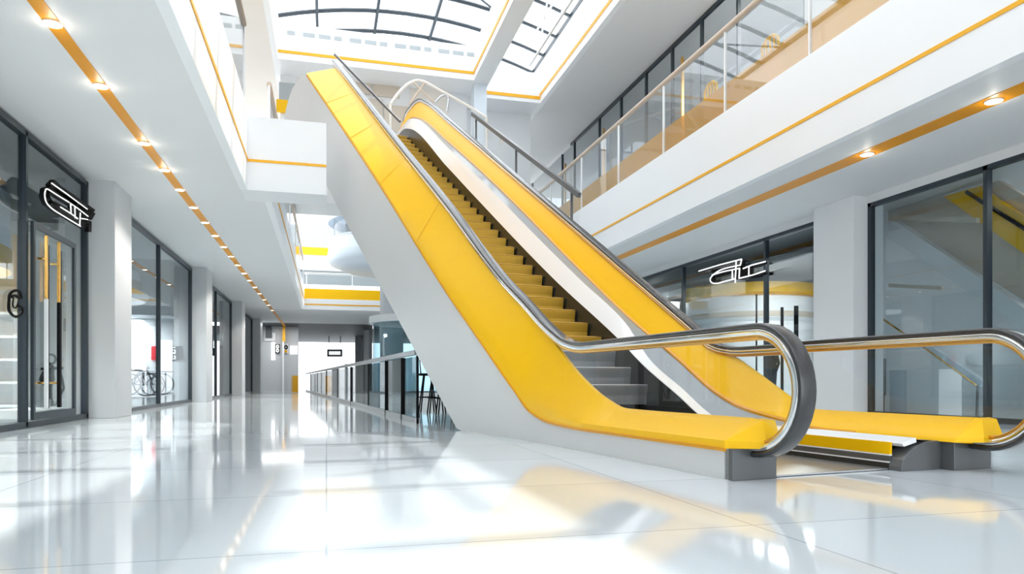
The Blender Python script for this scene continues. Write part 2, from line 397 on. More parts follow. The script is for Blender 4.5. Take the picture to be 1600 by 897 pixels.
# bicycle shop: lit wall with red panel, number board, bicycles and the round bulkhead
YW = 22.6
b_ = tag(MB().hexa([onY(u, v, YW) for u, v in ((237, 541), (248.5, 541), (248.5, 562.5), (237, 562.5))], [onY(u, v, YW)+Vector((0, -.05, 0)) for u, v in ((237, 541), (248.5, 541), (248.5, 562.5), (237, 562.5))]).build('wall_panel_red', RED), 'red rectangular panel on the bicycle shop wall', 'panel')
b_.name = 'red_panel'
nb = thing('number_board', 'dark grey board with white numerals on the bicycle shop wall', 'sign', onY(268, 552, YW))
def pquad(pts, Y, th): return MB().hexa([onY(u, v, Y) for u, v in pts], [onY(u, v, Y)+Vector((0, -th, 0)) for u, v in pts])
pquad([(253, 541), (285, 541), (285, 562.5), (253, 562.5)], YW, .04).build('board', GREYW if False else DSTEEL, nb)
for cy in (547.0, 556.5):
    q = MB()
    for (x0, y0, x1, y1) in ((268, cy-4, 274, cy-4), (268, cy, 274, cy), (268, cy+4.3, 274, cy+4.3), (268.2, cy-4, 268.2, cy+4.3), (273.6, cy, 273.6, cy+4.3)):
        q.bar(onY(x0, y0, YW-.06), onY(x1, y1, YW-.06), .035, .035)
    q.build('numeral', NEON, nb)
struct('wall_bulkhead', B(-8.9, XL-.3, 21.4, 22.6, 2.45, ZC), GREYW)
bk = thing('round_bulkhead', 'white oval ceiling canopy with beige edge inside the bicycle shop', 'canopy', (-6.3, 19.3, 2.7))
MB().lathe((-6.3, 19.3, 0), [(.25, ZC-.005), (.25, 3.45)]).build('stem', WHITE, bk, smooth=True)
MB().lathe((-6.3, 19.3, 0), [(0, 3.5), (1.75, 3.35), (1.8, 3.1)], 40).build('dome', WHITE, bk, smooth=True)
MB().lathe((-6.3, 19.3, 0), [(1.8, 3.1), (1.8, 2.82), (1.5, 2.82)], 40).build('beige_edge', BEIGE, bk, smooth=True)
MB().lathe((-6.3, 19.3, 0), [(1.5, 2.82), (1.95, 2.82), (1.98, 2.72), (1.9, 2.62), (0, 2.62)], 40).build('lower_rim', WHITE, bk, smooth=True)
tag(B(-8.0, XL-.35, 19.2, 22.3, 0, .22).build('bicycle_platform', WALLW, bevel=.01), 'low pale platform carrying the bicycles', 'platform')
def bicycle(x, y, lab):
    t = thing('bicycle', lab, 'bicycle', (x, y, .22), 'bicycles on the shop platform')
    R = .29; wz = .245+R
    for dx in (-.42, .42):
        w = MB().tube([(x+dx+R*math.cos(a), y, wz+R*math.sin(a)) for a in lin(0, 2*PI, 29)[:-1]], .022, 6, closed=True)
        for k in range(7): a = PI*k/7; w.bar((x+dx-R*math.cos(a), y, wz-R*math.sin(a)), (x+dx+R*math.cos(a), y, wz+R*math.sin(a)), .007)
        w.build('wheel', CHAR, t)
    bb = (x-.05, y, wz-.03); st = (x-.16, y, wz+.36); hd = (x+.3, y, wz+.34)
    MB().tube([(x-.42, y, wz), bb, hd, st, (x-.42, y, wz)], .018, 6).tube([bb, st], .018, 6).tube([hd, (x+.42, y, wz)], .016, 6).build('frame', CHAR, t)
    MB().box(x-.28, x-.08, y-.05, y+.05, wz+.38, wz+.43).build('saddle', BLACK, t, bevel=.01)
    MB().tube([(x+.28, y-.22, wz+.45), (x+.27, y, wz+.42), (x+.28, y+.22, wz+.45)], .014, 6).tube([(x+.3, y, wz+.32), (x+.27, y, wz+.43)], .014, 6).build('handlebar', CHROME, t)
bicycle(-4.85, 19.7, 'bicycle on the pale platform nearest the corridor glass')
bicycle(-4.9, 20.6, 'bicycle in the middle of the platform row')
bicycle(-4.85, 21.5, 'bicycle at the back of the platform near the red panel')
# bag on stand near the wall
bg = thing('display_bag', 'grey shopping bag shape displayed left of the red panel', 'bag', onY(219, 570, 22.2))
pquad([(208, 552), (224, 548), (223, 572), (208, 572)], 22.2, .15).build('bag_body', GREYW, bg)
q_ = onY(208, 572, 22.2); q2 = onY(223, 572, 22.2)
B(q_.x, q2.x, 22.05, 22.2, .22, q_.z).build('stand', WALLW, bg)
MB().tube([onY(u, v, 22.15) for u, v in spline_loop([(211, 551), (209, 541), (216, 546), (222, 541), (221, 549)], 4, False)], .03, 6).build('strap', CHAR, bg)

# third shop: dark posters
for (q, lab) in (([(337, 495), (349, 492), (349, 541), (335, 541)], 'black and white poster high in the third shop window'), ([(334, 545), (349, 545), (349, 588), (334, 588)], 'plain black banner below the poster in the third shop window')):
    p = [onX(u, v, XL-.25) for u, v in q]
    t = thing('poster', lab, 'poster', p[3])
    MB().prism(p, (-.04, 0, 0)).build('sheet', BLACK if 'banner' in lab else CHAR, t)
    if 'banner' not in lab:
        MB().tube([onX(u, v, XL-.22) for u, v in spline_loop([(338, 505), (346, 500), (350, 512), (345, 530), (347, 533), (348, 515), (347, 500)], 4, False)], .05, 6).build('white_shape', GREYW, t)
        MB().prism([onX(u, v, XL-.24) for u, v in ((338, 524), (346, 522), (346, 538), (338, 538))], (.01, 0, 0)).build('grey_patch', STONE, t)

# ------------------------------------------------------------------ right side: pillar, shop fronts, interiors
o = B(9.24, XR+.3, 10.77, 11.85, 0, ZC).build('column', WALLW, bevel=.008); structure(o); tag(o, 'broad white square column on the escalator side between two shop fronts', 'column')
shopfront(XR, 3.0, 10.77, [8.4], 3.86, -1, GL_SHOP)
shopfront(XR, 11.85, 26.0, [13.9, 17.7, 21.5], 3.86, -1, GL_SHOP)
struct('wall_header_right', B(XR-.06, XR+.3, YB, 26, 3.86, ZC), CEIL)
struct('wall_right', B(XR, XR+.3, 26, YE, 0, ZC).box(XR, XR+.3, YB, 3, 0, ZC), WALLW)
struct('wall_shop_right_back', B(15.4, 15.6, YB, 30, 0, ZC), GREYW)
struct('wall_shop_right_1', B(XR+.3, 15.4, 11.7, 11.85, 0, ZC), GREYW)
struct('ceiling_shop_right', B(XR+.1, 15.4, 11.86, 26, 3.88, 3.94), DGREY)
struct('wall_shop_right_2', B(XR+.3, 15.4, 26, 26.2, 0, ZC), BEIGE)
# stair inside the right shop
stt = thing('staircase', 'staircase with pale stringer and amber side behind the large corner shop window', 'staircase', (12.5, 8, 0))
SX = 10.45
def sx(u, v, X=SX): return onX(u, v, X)
MB().prism([sx(1388, 338), sx(1620, 495), sx(1620, 528), sx(1388, 372)], (.15, 0, 0)).build('stringer', WALLW, stt)
MB().prism([sx(1388, 330, SX+.3), sx(1560, 282, SX+.3), sx(1640, 330, SX+.3), sx(1640, 440, SX+.3), sx(1600, 470, SX+.3), sx(1388, 338, SX+.3)], (.1, 0, 0)).build('flank', BEIGE, stt)
MB().prism([sx(1475, 307, SX+.2), sx(1530, 291, SX+.2), sx(1640, 365, SX+.2), sx(1640, 425, SX+.2)], (.06, 0, 0)).build('amber_side', YEL, stt)
MB().tube([sx(1510, 300, SX+.1), sx(1640, 382, SX+.1)], .035, 8).build('stair_rail', BLACK, stt)
hr = thing('stair_handrail', 'sloping brass edged handrail on a post inside the corner shop', 'handrail', sx(1527, 640, 10.0))
MB().prism([sx(1441, 540, 10.0), sx(1452, 540, 10.0), sx(1536, 596, 10.0), sx(1530, 604, 10.0)], (.1, 0, 0)).build('rail_plate', PALEBLUE, hr)
MB().tube([sx(1370, 492, 10.0), sx(1444, 543, 10.0), sx(1527, 603, 10.0)], .018, 6).build('brass_edge', BRASS, hr)
MB().tube([sx(1528, 602, 10.0), sx(1526, 655, 10.0)], .022, 6).build('post', DSTEEL, hr)
for (u0, u1, v0, v1, X, lab) in ((1388, 1470, 443, 449, 10.35, 'short amber light bar fixed below the stair stringer'), (1388, 1525, 336, 344, 10.35, 'longer amber light bar fixed above the stair stringer')):
    MB().prism([sx(u0, v0, X), sx(u1, v0+4, X), sx(u1, v1+4, X), sx(u0, v1, X)], (.08, 0, 0)).build('light_bar', BEIGE, stt)
ct = thing('service_counter', 'white box counter inside the corner shop behind the escalator newel', 'counter', onX(1430, 645, 10.3))
pa = onX(1390, 577, 11.6); pb = onX(1467, 577, 10.6)
p0 = onX(1390, 577, 11.0)
def boxpx(u0, u1, v0, X, dx):
    a = onX(u1, v0, X); b = onX(u0, v0, X); return a, b
a, b = boxpx(1416, 1467, 577, 10.3, .5)
B(10.3, 10.8, a.y, b.y, 0, a.z).build('counter_body', WALLW, ct, bevel=.01)
c0 = onX(1390, 577, 10.3)
B(10.3, 10.35, b.y, c0.y, .0, a.z).build('counter_return', PALEBLUE, ct, bevel=.01)
ch = thing('waiting_chair', 'grey high backed seat beside the white box counter', 'chair', onX(1368, 640, 10.3))
cy0 = onX(1381, 560, 10.3).y; cy1 = onX(1357, 560, 10.3).y; cz = onX(1368, 560, 10.3).z
B(10.3, 10.37, cy0, cy1, .35, cz).build('backrest', DSTEEL, ch, bevel=.03)
B(9.97, 10.3, cy0, cy1, .35, .43).build('seat', DSTEEL, ch, bevel=.02)
for i in (9.99, 10.3):
    for j in (cy0+.02, cy1-.06): B(i, i+.04, j, j+.04, 0, .35).build('leg', CHAR, ch)
# second right shop: sign, layered ceiling, booth, posts
RX = XR-.12
def zr(pts): return [(1080+x*130/1600., 390+y*130/1600.) for x, y in pts]
sg = thing('shop_sign', 'white outlined angular logo sign on the glass above the escalator handrail', 'sign', onX(1145, 425, XR-.06))
rb = ribbon(zr([(400, 420), (880, 330)]), 4) + ribbon(zr([(400, 600), (420, 520), (800, 420)]), 4) + ribbon(zr([(980, 220), (960, 330), (960, 520)]), 4.5) + ribbon(zr([(880, 400), (880, 560)]), 4) + ribbon(zr([(1000, 420), (1110, 380)]), 8) + ribbon(zr([(1140, 330), (1140, 480)]), 3.4) + ribbon(zr([(1000, 520), (1420, 450)]), 4) + ribbon(zr([(1150, 330), (1420, 260)]), 2)
logo_body(sg, RX+.02, rb, .05)
logo_lines(sg, RX, [zr([(145, 415), (560, 290), (970, 185)]), zr([(970, 185), (945, 300)]), zr([(945, 300), (720, 345), (560, 395), (430, 480), (365, 570), (400, 640), (500, 650), (650, 610), (830, 565)]),
   zr([(400, 490), (600, 430), (780, 390), (935, 360)]), zr([(865, 225), (845, 640)]), zr([(790, 400), (790, 560)]), zr([(930, 360), (920, 555)]), zr([(920, 555), (1180, 490), (1420, 410)]), zr([(1110, 320), (1108, 490)]), zr([(1000, 365), (1160, 300), (1425, 230)])], .016)
for k, (x0, z0, mt) in enumerate(((10.1, 3.45, DGREY), (10.7, 3.55, GREYW), (11.3, 3.6, BEIGE), (12.0, 3.64, DGREY))):
    m = MB(); rows = []
    for y in lin(11.95, 25.9, 26):
        w = .35*math.sin(y*.55+k*1.1); rows.append([(x0+w, y, z0), (x0+w+.7, y, z0), (x0+w+.7, y, z0+.16), (x0+w, y, z0+.16)])
    struct('ceiling_wave', m.rings(rows), mt, smooth=True)
bt = thing('round_booth', 'white rounded booth with amber roof band behind the logo window', 'booth', (12.5, 18.9, 0))
MB().lathe((12.5, 18.9, 0), [(1.85, 0), (1.85, 2.3), (1.95, 2.4), (1.95, 3.0), (1.85, 3.05)], 44).build('booth_wall', WHITE, bt, smooth=True)
MB().lathe((12.5, 18.9, 0), [(1.85, 3.05), (2.05, 3.1), (2.05, 3.38), (0, 3.42)], 44).build('amber_roof', YEL, bt, smooth=True)
MB().lathe((12.5, 18.9, 0), [(1.96, 2.42), (1.98, 2.5), (1.96, 2.58)], 44).build('rim', BEIGE, bt, smooth=True)
tag(B(11.2, 12.1, 22.6, 23.5, 0, 3.42).build('pale_pier', WALLW, bevel=.01), 'pale square pier standing deep inside the logo shop', 'pier')
for (u, v0, v1, w, lab) in ((1222, 480, 640, .05, 'thin black post second from the broad white column in the logo shop'), (1244, 478, 640, .07, 'black post nearest the broad white column in the logo shop'), (1182, 460, 640, .03, 'slim black post third from the white column in the logo shop')):
    p = onX(u, v0, 10.3); tag(MB().bar((10.3, p.y, 0), (10.3, p.y, p.z), w).build('display_post', BLACK), lab, 'post')
def mannequin(x, y, lab, h=1.45):
    t = thing('mannequin', lab, 'mannequin', (x, y, 0)); k = h/1.7
    MB().tube([(x, y, .95*k), (x, y, 1.1*k), (x, y, 1.3*k), (x, y, 1.42*k), (x, y, 1.48*k)], [.14*k, .12*k, .17*k, .13*k, .05*k], 10).sphere((x, y, 1.6*k), .1*k, .85, .95, 1.2).build('torso', BLACK, t, smooth=True)
    for sg_ in (-1, 1):
        MB().tube([(x, y+sg_*.08*k, .95*k), (x, y+sg_*.09*k, .5*k), (x, y+sg_*.1*k, .04*k)], [.085*k, .055*k, .035*k], 8).build('leg', BLACK, t, smooth=True)
        MB().tube([(x, y+sg_*.18*k, 1.38*k), (x+.03, y+sg_*.24*k, 1.1*k), (x-.05, y+sg_*.22*k, .85*k)], [.05*k, .04*k, .03*k], 8).build('arm', BLACK, t, smooth=True)
    MB().lathe((x, y, 0), [(0, .03), (.2, .03), (.2, 0)], 20).build('base', STEEL, t)
p = onX(1206, 500, 10.6); mannequin(10.6, p.y, 'black mannequin standing between the thin posts in the logo shop', 1.62)
p = onX(1072, 500, 10.15); mannequin(10.15, p.y, 'black mannequin deeper in the logo shop near the handrail end', 1.5)

# ------------------------------------------------------------------ ceiling strips and downlights
struct('trim_10', B(-2.56, -2.42, YB, 62, ZC-.008, ZC), STRIP)
struct('trim_11', B(7.6, 7.9, YB, YO2, ZC-.008, ZC), STRIP)
ords = 'first second third fourth fifth sixth seventh eighth ninth tenth eleventh twelfth thirteenth fourteenth fifteenth sixteenth seventeenth eighteenth nineteenth twentieth'.split()
def downlight(x, y, label, r=.085, group=None):
    t = thing('downlight', label, 'light', (x, y, ZC-.008), group)
    z = ZC-.008
    MB().lathe((x, y, 0), [(r, z), (r, z-.012), (r*.86, z-.016), (r*.84, z-.004)], 24).build('trim_ring', WHITE, t, smooth=True)
    MB().lathe((x, y, 0), [(r*.85, z-.006), (0.0001, z-.006)], 24).build('lens', LENS, t)
    return t
ly = [7.5, 8.95, 10.95, 12.25, 13.45, 14.75, 16.1, 17.5, 18.9, 20.3, 21.8, 23.4, 25.0, 26.8, 28.7, 30.8, 33.0, 35.4]
d0 = None
for i, y in enumerate(ly):
    lab = 'round recessed downlight in the narrow shop side ceiling strip, %s from the camera' % ords[i]
    if d0 is None: d0 = downlight(-2.49, y, lab, group='downlights in the narrow ceiling strip')
    else: dup(d0, (-2.49, y, ZC-.008), lab)
for y, w in ((6.7, 'nearer'), (8.75, 'farther')):
    downlight(7.75, y, 'recessed downlight in the wide orange strip opposite, the %s of its two' % w, .1, 'downlights in the wide ceiling strip')
def lamp(kind, name, loc, energy, color=(1, 1, 1), size=.3, size_y=None, rot=(0, 0, 0), spot=None):
    l = bpy.data.lights.new(name, kind); l.energy = energy; l.color = color
    if kind == 'AREA':
        l.size = size
        if size_y: l.shape = 'RECTANGLE'; l.size_y = size_y
    elif kind == 'SPOT': l.spot_size = spot; l.shadow_soft_size = size; l.spot_blend = .6
    elif kind == 'POINT': l.shadow_soft_size = size
    o = bpy.data.objects.new(name, l); COL.objects.link(o); o.location = loc; o.rotation_euler = rot; return o
for y in ly[4:]: lamp('SPOT', 'downlight_beam', (-2.49, y, ZC-.05), 140, (1, .95, .87), .06, spot=2.2)
for y in ly[:4]: lamp('POINT', 'downlight_glow', (-2.49, y, ZC-.1), 1.2, (1, .9, .75), .03)
for y in (6.7, 8.75): lamp('POINT', 'downlight_glow', (7.75, y, ZC-.1), 1.6, (1, .9, .75), .03)

# ------------------------------------------------------------------ balustrades
def balustrade(name, label, axis, X, ys, z0, z1, railm, kick=None, postm=WHITE, inset=0, rr=.055, gl=GL_BAL, kickm=GL_YEL):
    t = thing(name, label, 'balustrade', (X, ys[0], z0))
    MB().tube([(X, ys[0], z1), (X, ys[-1], z1)], rr, 10).build('handrail', railm, t, smooth=True)
    for y in ys: B(X-.02, X+.02, y-.016, y+.016, z0, z1-.03).build('post', postm, t)
    for a, b in zip(ys, ys[1:]): B(X-.006, X+.006, a+.03, b-.03, z0+.02, z1-.06).build('glass_panel', gl, t)
    if kick: B(X+inset-.008, X+inset+.008, ys[0], ys[-1], z0, z0+kick).build('kick_panel', kickm, t)
    return t
balustrade('glass_balustrade', 'glass gallery balustrade with tan round handrail and amber kick band above orange line', 'y', XRE+.06, [1.8, 4.2, 6.6, 9.0, 11.3, 13.7, 16.1, 18.7, 21.5, 24.5, 28], ZF2, 6.97, TAN, .62, WHITE, .12)
balustrade('glass_balustrade', 'glass gallery balustrade on the shop side ending at the landing block', 'y', XLE-.06, [-2, 1, 4, 6.8, 9.8, 13.15], ZF2, 6.9, RAILG, None, STEEL, 0, .06)
t = balustrade('glass_balustrade', 'low glass edge with amber band around the far ceiling opening', 'y', -1.06, [14.2, 18, 22, 26, 30, 34.3], 5.0, 6.3, TAN, None, WHITE, 0, .05)
t2 = thing('glass_balustrade', 'far cross balustrade with amber band closing the ceiling opening', 'balustrade', (0, YO2+.08, 4.5))
MB().tube([(-1, YO2+.08, 5.7), (XRE, YO2+.08, 5.7)], .05, 8).build('handrail', STEEL, t2)
B(-1, XRE, YO2+.05, YO2+.06, 4.5, 4.98).build('kick_panel', YEL, t2)
for x in (-.9, 1.2, 3.3, 5.4): B(x-.02, x+.02, YO2+.06, YO2+.1, 4.5, 5.7).build('post', WHITE, t2)
for x in (-.9, 1.2, 3.3): B(x+.03, x+2.07, YO2+.075, YO2+.085, 4.5, 5.65).build('glass_panel', GL_BAL, t2)
# ground level balustrade in the corridor
gb = thing('glass_balustrade', 'corridor floor balustrade with steel rail running behind the escalator', 'balustrade', (1.2, 9.9, 0))
def gl_at(k): return Vector((1.3-2.5*k, 10.4+34*k, 0))
MB().bar(gl_at(0)+Vector((0,0,1.05)), gl_at(1)+Vector((0,0,1.05)), .09, .07).build('handrail', STEEL, gb)
ks = [0.0, .035, .085, .16, .26, .38, .52, .68, .84, 1.0]
for i, k in enumerate(ks):
    p = gl_at(k); MB().bar(p, p+Vector((0,0,1.0)), .07 if i in (1, 2, 4) else .035).build('post', BLACK, gb)
for a, b in zip(ks, ks[1:]):
    p = gl_at(a+.003); q = gl_at(b-.003); MB().bar(p+Vector((0,0,.52)), q+Vector((0,0,.52)), .012, .94).build('glass_panel', GL_TEAL if a < .1 else GL_BAL, gb)
MB().bar(gl_at(0)+Vector((0,0,.04)), gl_at(1)+Vector((0,0,.04)), .06, .08).build('bottom_rail', STEEL, gb)

# ------------------------------------------------------------------ upper gallery shop front (right)
wn += 1
ur = structure(empty('window_%d' % wn, (9.25, 12, ZF2)))
UX = 9.25
us = [1260, 1154, 1097, 1051, 1010, 971, 937, 898, 879, 832, 815]
ym = []
for u in us: r = ray(u, 300); ym.append(r.y*UX/r.x)
MB().box(UX-.04, UX+.04, ym[0], 26, ZC2-.1, ZC2).box(UX-.04, UX+.04, ym[0], 26, ZF2-.05, ZF2+.05).build('window_frame', CHAR, ur)
for y in ym: B(UX-.04, UX+.04, y-.035, y+.035, ZF2, ZC2-.1).build('mullion', CHAR, ur)
for a, b in zip(ym, ym[1:]): B(UX-.006, UX+.006, a+.03, b-.03, ZF2, ZC2-.1).build('pane', GL_UP, ur)
for u in (1073, 949, 888):
    r = ray(u, 300); y = r.y*UX/r.x; B(UX-.16, UX-.1, y-.04, y+.04, 6.2, 9.2).build('door_handle', BRASS, ur)
struct('wall_upper_right', B(12.5, 12.7, YB, 34, ZF2, ZC2), GREYW)
struct('wall_upper_right_near', B(UX-.05, UX+.05, YB, ym[0], ZF2, ZC2), WALLW)
struct('wall_upper_left', B(-4.6, -4.5, YB, 27, ZF2, ZC2), WHITE)
# yellow chairs on the gallery
def chair(x, y, lab):
    z = ZF2-.05; t = thing('cafe_chair', lab, 'chair', (x, y, z), 'yellow gallery chairs')
    B(x-.22, x+.22, y-.22, y+.22, z+.43, z+.47).build('seat', YEL, t, bevel=.015)
    for sx_ in (-.19, .19):
        for sy_ in (-.19, .19): MB().bar((x+sx_, y+sy_, z), (x+sx_*.95, y+sy_*.95, z+.43), .035).build('leg', YELD, t)
    b = MB().tube([(x-.22, y-.22, z+.45), (x-.25, y-.22, z+.95), (x-.25, y-.1, z+1.04), (x-.25, y+.1, z+1.04), (x-.25, y+.22, z+.95), (x-.22, y+.22, z+.45)], .025, 8)
    for k in (-.11, 0, .11): b.bar((x-.22, y+k, z+.47), (x-.25, y+k, z+1.03), .03)
    b.build('backrest', YEL, t, smooth=True)
chair(7.5, 12.3, 'yellow slat back chair behind the amber glass nearer the escalator top')
chair(7.5, 10.4, 'yellow slat back chair behind the amber glass farther from the escalator')
lo = thing('lounge_seat', 'cream curved lounge seat behind the gallery glass near the escalator', 'seat', (7.7, 17.0, ZF2-.05))
MB().tube([(7.6, 16.2, 6.0), (7.75, 16.6, 5.9), (7.75, 17.3, 5.9), (7.6, 17.7, 6.25)], .16, 12).build('seat_shell', CREAM, lo, smooth=True)
B(7.65, 7.85, 16.7, 17.2, ZF2-.05, 5.78).build('pedestal', DSTEEL, lo, bevel=.02)

# ------------------------------------------------------------------ skylight
wn += 1
sk = structure(empty('window_%d' % wn, (2.8, 12, 13.2)))
def zroof(x): return 13.0 + .9*(1 - ((x-2.8)/5.2)**2)
xs = lin(-2.4, 8.0, 15)
m = MB(); rows = [[(x, y, zroof(x)) for x in xs] for y in (-3.0, 10, 20, 30.5)]
m.strip(rows).build('roof_glass', GL_SKY, sk, recalc=False)
for y in lin(-3.0, 30.0, 23):
    MB().tube([(x, y, zroof(x)-.04) for x in xs], .07, 6).build('cross_bar', CHAR, sk)
for x in lin(-2.4, 8.0, 6): MB().bar((x, -3, zroof(x)-.05), (x, 30.5, zroof(x)-.05), .1, .14).build('long_bar', CHAR, sk)
for y in lin(-1.5, 28.5, 6):
    MB().bar((-2.4, y, zroof(-2.4)-.1), (-.32, y+1.5, zroof(-.32)-.1), .05).bar((5.9, y+1.5, zroof(5.9)-.1), (3.84, y, zroof(3.84)-.1), .05).build('brace', CHAR, sk)
m = MB()
for x in (-2.6, 8.1): m.box(x, x+.1, -3, 30.5, ZTOP+.2, 11.5)
struct('wall_clerestory', m, WHITE)
struct('wall_gable_far', B(-2.6, 8.2, 30.5, 30.7, ZC2+.3, 11.3), WHITE)
wn += 1
gw = structure(empty('window_%d' % wn, (2.8, 30.6, 12)))
m = MB()
for x in lin(-2.6, 8.2, 10): m.bar((x, 30.6, 11.3), (x, 30.6, zroof(x)), .07)
m.bar((-2.6, 30.6, 11.35), (8.2, 30.6, 11.35), .07).bar((-2.6, 30.6, 12.2), (8.2, 30.6, 12.2), .05).build('window_frame', CHAR, gw)
B(-2.6, 8.2, 30.58, 30.6, 11.3, 13.2).build('pane', GL_SKY, gw)
# hanging glass screen bars in the roof bay
wn += 1
gw = structure(empty('window_%d' % wn, (6.6, 15, ZTOP)))
m = MB()
for y in lin(8, 21, 7): m.bar((6.4, y, ZTOP), (6.75, y, 12.9), .05)
m.bar((6.4, 6, ZTOP), (6.4, 22, ZTOP), .06).bar((6.6, 6, 12.0), (6.6, 22, 12.0), .05).build('window_frame', STEEL, gw)

# ------------------------------------------------------------------ escalator
TH = math.radians(7); O = Vector((2.456, 3.976, 0))
EV = Vector((-math.sin(TH), math.cos(TH), 0)); TV = Vector((math.cos(TH), math.sin(TH), 0))
def P(s, t, z): return O + EV*s + TV*t + Vector((0, 0, z))
def sp(x, w=.5): return max(0, x) if abs(x) > w else (x+w)**2/(4*w)
def t_o(s): return -.13*sp(s-3.1)
def t_i(s): return .2-.08*sp(s-3.1)
def t_r(s): return -.04*sp(s-3.0)
zB = curve([(-.3, .2), (1.0, .2), (1.92, .2), (2.65, .225), (3.1, .315), (3.44, .52), (4.3, 1.12), (5.3, 1.83), (8.0, 3.9), (13.08, 7.63)])
zD = curve([(-.3, .985), (1.5, .985), (2.3, .985), (2.64, 1.03), (3.07, 1.2), (3.68, 1.56), (4.16, 1.84), (6.03, 3.16), (8.5, 4.83), (12.3, 7.45), (14, 8.6)])
zC0 = curve([(-.3, .39), (1.0, .39), (1.56, .395), (1.86, .46), (2.31, .64), (2.64, .82), (2.95, 1.02), (3.4, 1.3)])
def zC(s): return min(zC0(s), zD(s)-.055) if s < 3.4 else zD(s)-.055
LAND = 6.5
def zn(s): return min(max(0, .61*(s-2.5)), LAND)
rD0 = curve([(-.5, .985), (1.0, .975), (2.2, .97), (2.6, 1.02), (3.07, 1.29), (4.1, 1.92), (5.75, 2.94), (8.1, 4.38), (11.6, 6.53), (13.2, 7.5), (13.9, 7.8), (14.4, 7.86), (15.2, 7.86)])
rL = curve([(-.5, .37), (.8, .37), (1.3, .375), (1.58, .5), (2.02, .73), (2.3, .87), (2.6, .98), (3.07, 1.2)])
rY = curve([(-.5, .2), (.83, .2), (1.42, .27), (1.94, .36), (2.34, .5), (3.04, .89), (3.89, 1.35), (4.94, 2.0), (8.0, 3.98), (11, 5.8), (13.2, 7.05), (14.0, 7.3), (15, 7.35)])
rG = curve([(-.5, .215), (.84, .22), (1.6, .222), (2.03, .235), (2.2, .29), (2.65, .53), (3.24, .84), (3.8, 1.34), (4.83, 1.96), (6.23, 2.83), (7.99, 3.95), (10.39, 5.44), (12.8, 6.86), (13.5, 7.06), (15, 7.08)])
rW = curve([(-.5, .19), (.7, .19), (1.6, .2), (2.0, .215), (2.24, .31), (2.46, .43), (3.21, .81), (3.7, 1.12), (5.32, 2.03), (8.66, 4.08), (10, 4.92), (12.8, 6.62), (13.5, 6.8), (15, 6.82)])
def rT(s): return rL(s) if s < 2.55 else rD0(s)-.06
esc = thing('escalator', 'yellow and white escalator with chrome handrails climbing across the atrium', 'escalator', (2.456, 3.976, 0))
# left cladding: outer face following t_o, bottom edge, rounded top end
zAline = lambda s: max(0.0, (s-4.94)*.727 + .0) if s < 7.8 else (2.08 + (s-7.8)*.726 if s < 11.65 else 4.87+(s-11.65)*.49)
top_end = curve([(13.08, 7.63), (13.8, 7.85), (14.6, 7.9), (15.3, 7.7), (15.75, 7.35), (15.97, 6.98)])
S1 = lin(-.02, 15.97, 110)
def ztopclad(s): return zB(s) if s <= 13.08 else top_end(s)
rows = []
for s in S1:
    a = zAline(s); b = max(ztopclad(s), a+.005)
    rows.append([P(s, t_o(s), b), P(s, t_o(s), a), P(s, t_o(s)+.05, a), P(s, t_o(s)+.05, b)])
MB().rings(rows).build('cladding', CLAD, esc, smooth=True)
# right outer cladding and underside
rows = []; 
for s in S1:
    a = zAline(s); b = max(min(rY(min(s, 15)), 7.2)+.05, a+.005)
    rows.append([P(s, 2.16+t_r(s), b), P(s, 2.16+t_r(s), a), P(s, 2.11+t_r(s), a), P(s, 2.11+t_r(s), b)])
MB().rings(rows).build('outer_cladding', CLAD, esc, smooth=True)
MB().strip([[P(s, t_o(s)+.01, zAline(s)+.002), P(s, 2.15+t_r(s), zAline(s)+.002)] for s in lin(4.96, 15.95, 50)]).build('soffit_panel', CLAD, esc)
# left yellow deck: slanted panel from outer edge up to the handrail line
S2 = lin(0, 13.08, 260)
rows = []
for s in S2:
    b = zB(s); c = zC(s); lip = min(.05, (c-b)*.4)
    rows.append([P(s, t_o(s)-.012, b), P(s, t_o(s)-.012, b+lip), *[P(s, t_o(s)-.012+(t_i(s)-t_o(s))*q_, b+lip+(c-.004-b-lip)*q_) for q_ in (.25, .5, .75, 1)], P(s, t_i(s)+.02, c), P(s, t_i(s)+.02, b-.02), P(s, t_o(s)+.06, b-.02)])
MB().rings(rows).build('deck_panel', YEL, esc, smooth=True)
# dark orange edging line along the lower deck edge
MB().rings([[P(s, t_o(s)-.02, zB(s)-.018), P(s, t_o(s)-.02, zB(s)+.002), P(s, t_o(s)+.02, zB(s)+.002), P(s, t_o(s)+.02, zB(s)-.018)] for s in S2]).build('deck_edging', YELD, esc)
# panel joints on the deck
for s in (6.3, 7.9, 9.6, 11.3):
    b = zB(s); c = zC(s); MB().bar(P(s, t_o(s)-.014, b+.06), P(s, t_i(s)-.014, c-.01), .006, .004).build('deck_joint', YELD, esc)
# chamfered nose of the left deck
MB().hexa([P(0, -.012, .2), P(0, -.012, .25), P(0, .188, .386), P(0, .3, .386), P(0, .3, .2)], [P(-.17, .17, .205), P(-.17, .17, .245), P(-.1, .2, .38), P(-.1, .3, .38), P(-.17, .3, .205)]).build('deck_nose', YEL, esc)
# inner deck left and skirt left
def inner_l(s): return .36
rows = [[P(s, t_i(s)+.02, min(zC(s)-.02, zn(s)+.42)), P(s, .36, min(zn(s)+.3, zC(s)-.02)), P(s, .36, zn(s)-.3 if zn(s) > .3 else 0), P(s, t_i(s)+.02, zn(s)-.3 if zn(s) > .3 else 0)] for s in lin(0, 13.6, 80)]
MB().rings(rows).build('inner_deck', YEL, esc)
